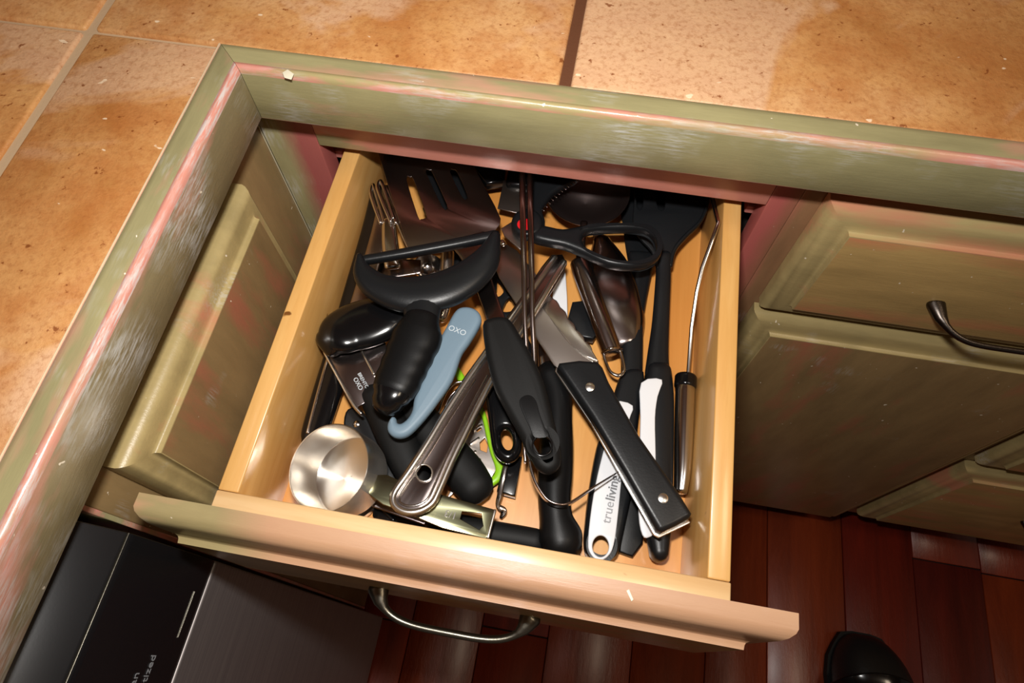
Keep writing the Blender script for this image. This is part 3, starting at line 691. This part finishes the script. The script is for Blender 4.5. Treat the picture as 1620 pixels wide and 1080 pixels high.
t = thing('serrated_knife', 'kitchen knife with scalloped steel blade and long black handle with two steel rivets', 'knife', R(960, 640, 0))
kp = Plane((915, 578, 40), (1065, 830, 40), (940, 578, 40))
bl = Plane((912, 577, 39), (790, 392, 31), (940, 560, 39))
edge = [(871, 470)]
for i, (a, b) in enumerate((((871, 470), (887, 486)), ((887, 486), (899, 505)), ((899, 505), (912, 522)), ((912, 522), (926, 540)), ((926, 540), (938, 556)))):
    mx, my = (a[0]+b[0])/2, (a[1]+b[1])/2
    dx, dy = b[0]-a[0], b[1]-a[1]; L = math.hypot(dx, dy); nx, ny = dy/L, -dx/L
    edge += [(a[0]*.75+b[0]*.25-nx*1.0+2.2*nx, a[1]*.75+b[1]*.25+1.2*ny), (mx+nx*2.4, my+ny*2.4), (a[0]*.25+b[0]*.75+1.4*nx, a[1]*.25+b[1]*.75+1.4*ny), (b[0]-nx*.6, b[1]-ny*.6)]
plate('blade', [(884, 584), (876, 578), (860, 553), (843, 527), (818, 484), (790, 440), (782, 420), (781, 400), (786, 387), (796, 384), (818, 397), (845, 430)]+edge+[(947, 572), (946, 584)], bl, 1.9, M['steel_blade'], t, bev=.5, smooth=0)
sweep('grind_line', [(862, 489, 36.7, 1.6), (884, 522, 38, 1.6), (908, 550, 39.6, 1.6), (938, 572, 40.4, 1.6)], M['steel_bright'], t, .8, seg=8)
plate('ground_edge', [(856, 484), (866, 478)]+[(a-1, b+.5) for a, b in edge[1:]]+[(945, 570), (925, 562), (906, 547), (884, 520)], Plane((912, 577, 40.6), (790, 392, 32.6), (940, 560, 40.6)), .5, M['steel_bright'], t, bev=.1, smooth=0)
plate('tang', [(880, 580), (890, 580), (1046, 842), (1088, 822), (1092, 827), (1042, 851), (1034, 846), (935, 671), (878, 588)], Plane(36), 2.2, M['steel_bright'], t, bev=.4, smooth=0)
plate('handle', [(881, 586), (884, 579), (915, 575), (944, 577), (952, 586), (962, 610), (1008, 692), (1070, 781), (1091, 815), (1088, 822), (1066, 834), (1045, 844), (1037, 841), (985, 750), (935, 665), (890, 598)], kp, 15, M['black_nylon'], t, bev=3.4, smooth=0, bseg=4)
for q in ((933.5, 612), (1049, 788)):
    pp = Plane(47.3).hit(*q); lathe('rivet', [(.0001, .0009), (.0022, .0008), (.0032, .0004), (.0034, -.001)], pp, (0, 0, 1), M['steel_bright'], t, 22)

t = thing('steel_channel_handle', 'long polished steel utensil handle with raised rim and a hanging hole, lying diagonally', 'utensil', R(700, 700, 0))
cpz = Plane((885, 412, 38), (655, 800, 51), (655+230, 800, 51))
left = [(872, 404), (838, 452), (803, 500), (770, 548), (738, 592), (700, 650), (671, 698), (641, 744), (620, 774), (616, 794), (626, 809), (645, 816)]
right = [(668, 813), (688, 800), (700, 778), (719, 734), (741, 688), (762, 645), (785, 602), (812, 556), (848, 500), (897, 418)]
plate('channel', left+right, cpz, 2.0, M['steel_dark'], t, [ell(671, 748, 12.5, 13, 16)], .4, smooth=2)
def inset(poly, d, cl=False):
    out = []
    for i, p in enumerate(poly):
        a = poly[max(i-1, 0)]; b = poly[min(i+1, len(poly)-1)]; dx, dy = b[0]-a[0], b[1]-a[1]; L = math.hypot(dx, dy)
        out.append((p[0]+dy/L*d, p[1]-dx/L*d))
    return out
ring_ = inset(left+right, 6)
def wh(pl, u, v): return (pl.hit(u, v).z-ZB)*1000
sweep('rim', [(u, v, wh(cpz, u, v)+2.0, 11) for u, v in ring_], M['steel_bright'], t, 4.5, 2.2, n=3, seg=12)
ring2 = inset(left+right, 16)
sweep('inner_bead', [(u, v, wh(cpz, u, v)+1.2, 4) for u, v in ring2[4:-3]], M['steel'], t, 1.6, 2.2, n=3, seg=8)
hr = ell(671, 748, 13, 13.5, 12)
sweep('hole_rim', [(u, v, wh(cpz, u, v)+1.0, 3.5) for u, v in hr], M['steel_bright'], t, 1.8, closed=True, seg=8)

t = thing('measuring_cup', 'large brushed steel measuring cup with a long stamped handle, at the front left corner', 'measuring cup', R(519, 739, 49))
cc_ = R(519, 739, 51); ax = Vector((-.30, -.10, 1)).normalized()
rr = .0282; hh = .029
pc = [(.0004, -hh), (rr-.0026, -hh), (rr-.0014, -hh+.0008), (rr-.0009, -hh+.003), (rr, -.0005), (rr+.0003, 0), (rr+.0008, 0), (rr+.0009, -.0005), (rr-.0002, -hh+.003), (rr-.001, -hh), (rr-.003, -hh-.0008), (.0004, -hh-.0008)]
mc = NT('spun_cup_steel'); n = mc.noise(260, (1, 1, 1), 2); mc.base((.80, .76, .70, 1)); mc.set(Metallic=1, Roughness=.26, Anisotropic=.9, Anisotropic_Rotation=.25)
tg = mc.n.new('ShaderNodeTangent'); tg.direction_type = 'RADIAL'; tg.axis = 'Z'; mc.link(tg.outputs[0], mc.b.inputs['Tangent'])
cup = lathe('cup', pc, cc_, ax, mc.m, t, 56)
hp = Plane((590, 776, 45), (770, 832, 37), (700, 790, 40))
plate('handle', [(578, 752), (612, 751), (640, 764), (700, 783), (782, 806), (781, 812), (773, 848), (768, 852), (700, 835), (640, 810), (606, 798), (584, 782)], hp, 1.6, M['steel_green_reflection'], t,
      [[(731, 809), (762, 812), (764, 832), (758, 838), (728, 821)]], .3, smooth=0, hsmooth=0)
sweep('end_lip', [(783, 808, wh(hp, 783, 808)+.6, 5), (772, 850, wh(hp, 772, 850)+.6, 5)], M['steel_bright'], t, 3, 3, seg=10)
ptext('lettering', '1/3', hp, (724, 812), (696, 804), 11, M['steel'], t, lift=.0009)

# ---- top layer
t = thing('stainless_turner', 'stainless steel slotted turner with a black rubber handle', 'turner', R(760, 460, 0))
tb = Plane((612, 290, 50), (780, 350, 46), (650, 392, 47))
plate('blade', [(598, 240), (735, 232), (752, 267), (769, 300), (783, 326), (792, 346), (791, 356), (783, 365), (764, 377), (735, 384), (646, 395), (630, 345), (612, 288)], tb, 1.4, M['steel_dark'], t,
      [[(643, 284), (649, 281), (655, 286), (674, 338), (673, 345), (666, 347), (661, 342)], [(674, 273), (680, 270), (685, 275), (707, 324), (706, 330), (700, 328)], [(712, 272), (718, 269), (724, 274), (739, 308), (738, 315), (731, 312)]], .35, smooth=0, hsmooth=2)
sweep('shank', [(738, 376, 46.6, 60), (748, 400, 47, 44), (762, 440, 47.5, 31), (774, 474, 51, 29), (788, 512, 58, 29)], M['steel_dark'], t, 2.2, 4)
th_ = Plane((790, 510, 61), (865, 735, 59), (830, 520, 61))
plate('handle', [(764, 517), (775, 507), (791, 504), (806, 508), (820, 528), (842, 566), (860, 606), (872, 650), (882, 690), (887, 722), (884, 740), (868, 750), (850, 742), (838, 722), (822, 690), (800, 650), (783, 616), (771, 570)], th_, 13, M['black_soft'], t, [ell(858, 704, 14, 15, 14)], 5, bseg=5)
plate('thumb_rest', [(822, 640), (826, 628), (838, 625), (848, 634), (854, 655), (862, 676), (868, 690), (846, 692), (838, 676)], Plane((790, 510, 67.6), (865, 735, 65.6), (830, 520, 67.6)), .8, M['black_matte'], t, bev=.25, smooth=3)
plate('hole_ring', ell(858, 704, 17, 18, 16), Plane((790, 510, 67.2), (865, 735, 65.2), (830, 520, 67.2)), 1.2, M['black_gloss'], t, [ell(858, 704, 14, 15, 16)], .4)

t = thing('y_peeler', 'large black Y-shaped peeler with a straight crossbar and thick ribbed handle', 'peeler', R(680, 470, 0))
multi('head', M['black_gloss'] if False else M['black_nylon'], t, [
    swg([(571, 412, 64, 14), (576, 434, 64, 34), (600, 455, 64, 48), (645, 466, 64, 62), (696, 460, 64, 66), (738, 440, 64, 60), (768, 412, 64, 46), (783, 378, 64, 18)], 15, 2.3, seg=22),
    swg([(668, 462, 63, 96), (668, 484, 63, 66), (668, 508, 63, 54)], 15, 2.3, seg=20)])
sweep('crossbar', [(574, 412, 65, 15), (640, 401, 66, 16), (720, 386, 66, 17), (783, 373, 65, 17)], M['black_nylon'], t, 8, 2.6)
rib = [(667, 508, 62, 58, 20), (663, 522, 62, 72, 21)]
for k in range(9):
    a = k/8; rib.append((661-a*36, 530+a*82, 62-a*2, (81 if k % 2 else 78)-a*8, 21))
sweep('handle', rib, M['black_matte'], t, None, 2.3, n=4, seg=20)
sweep('end_cap', [(627, 604, 60, 68), (620, 622, 60, 66), (615, 632, 59, 54)], M['black_gloss'], t, 19, 2.2, cap=1.1)

t = thing('blue_peeler', 'blue-grey rubber handled utensil with a hooked end', 'utensil', R(690, 590, 0))
bp_ = Plane((745, 495, 50), (630, 685, 49), (760, 520, 50))
plate('handle', [(621, 660), (614, 672), (615, 684), (624, 692), (637, 693), (651, 686), (672, 664), (692, 638), (716, 602), (730, 563), (742, 545), (757, 521), (762, 506), (756, 494), (743, 488), (728, 489), (718, 498), (706, 520), (692, 546), (683, 568), (666, 607), (656, 632), (653, 650), (646, 663), (636, 671), (629, 670), (627, 663)], bp_, 9, M['blue'], t, bev=3.6, smooth=3, bseg=4)
ptext('lettering', 'OXO', Plane((745, 495, 54.6), (630, 685, 53.6), (760, 520, 54.6)), (708, 521), (735, 531), 9, M['pale_ink'], t, lift=0)

t = thing('scissors', 'black handled kitchen scissors with a red pivot dot and one large loop', 'scissors', R(930, 390, 0))
sp_ = Plane(50)
plate('loop_handle', [(846, 362), (863, 361), (890, 366), (920, 361), (961, 357), (1000, 357), (1029, 364), (1045, 382), (1045, 404), (1030, 419), (1000, 426), (961, 422), (925, 406), (892, 393), (866, 388), (842, 380)], sp_, 11, M['black_nylon'], t,
      [[(921, 379), (933, 368), (974, 366), (1018, 367), (1036, 382), (1035, 404), (1013, 416), (975, 414), (948, 406), (926, 394)]], 4, bseg=4)
plate('second_handle', [(836, 372), (838, 335), (844, 300), (850, 262), (915, 255), (916, 284), (888, 300), (872, 312), (858, 334), (862, 352), (858, 376)], Plane(49), 8, M['black_nylon'], t, bev=2.5)
for k in range(12):
    a = k/11; u = 858+a*54; v = 331-a*46+8*math.sin(a*3.14)*(-.6)
    sweep('tooth', [(u, v, 52.8, 2.4), (u+2.5, v+2, 52.8, 2.4)], M['steel_dark'], t, 1.0, seg=8, n=2)
plate('pivot_plate', ell(834, 356, 25, 22, 14), Plane(52), 10, M['black_nylon'], t, bev=3)
plate('pivot_dot', ell(830, 355, 12, 9, 14), Plane(57.3), 1.2, M['red'], t, bev=.4)['label'] = 'red pivot dot'
plate('blade', [(812, 350), (836, 372), (826, 398), (815, 388), (798, 374), (793, 362)], Plane(46), 2, M['steel_blade'], t, bev=.4, smooth=0)
sweep('screw', [(794, 383, 50, 8), (796, 386, 50, 8)], M['steel'], t, 4)

t = thing('steel_tongs', 'narrow steel tongs standing on edge, arms running to the back, bent round at the front', 'tongs', R(836, 600, 0))
def arm(dx, dh=0): return [(826+dx, 262, 66+dh, 11, 9), (827+dx, 340, 65+dh, 10, 9), (829+dx, 430, 61+dh, 9, 9), (830+dx, 500, 55+dh, 8, 9), (833+dx, 570, 47+dh, 7, 9), (833+dx, 640, 42+dh, 5, 9)]
sweep('arm', arm(12)+[(839, 700, 39, 6, 9), (838, 730, 39, 4, 9), (842, 750, 39, 4, 9), (850, 770, 39, 4, 9), (865, 791, 39, 4, 9), (883, 799, 39, 4, 9), (902, 796, 38, 4, 8), (936, 773, 35, 3, 6), (974, 749, 31, 2, 3)], M['steel_dark'], t, None, 5, seg=12)
sweep('arm', arm(0, 1)+[(829, 690, 39, 5, 9), (831, 730, 37, 5, 8)], M['steel_dark'], t, None, 5, seg=12)
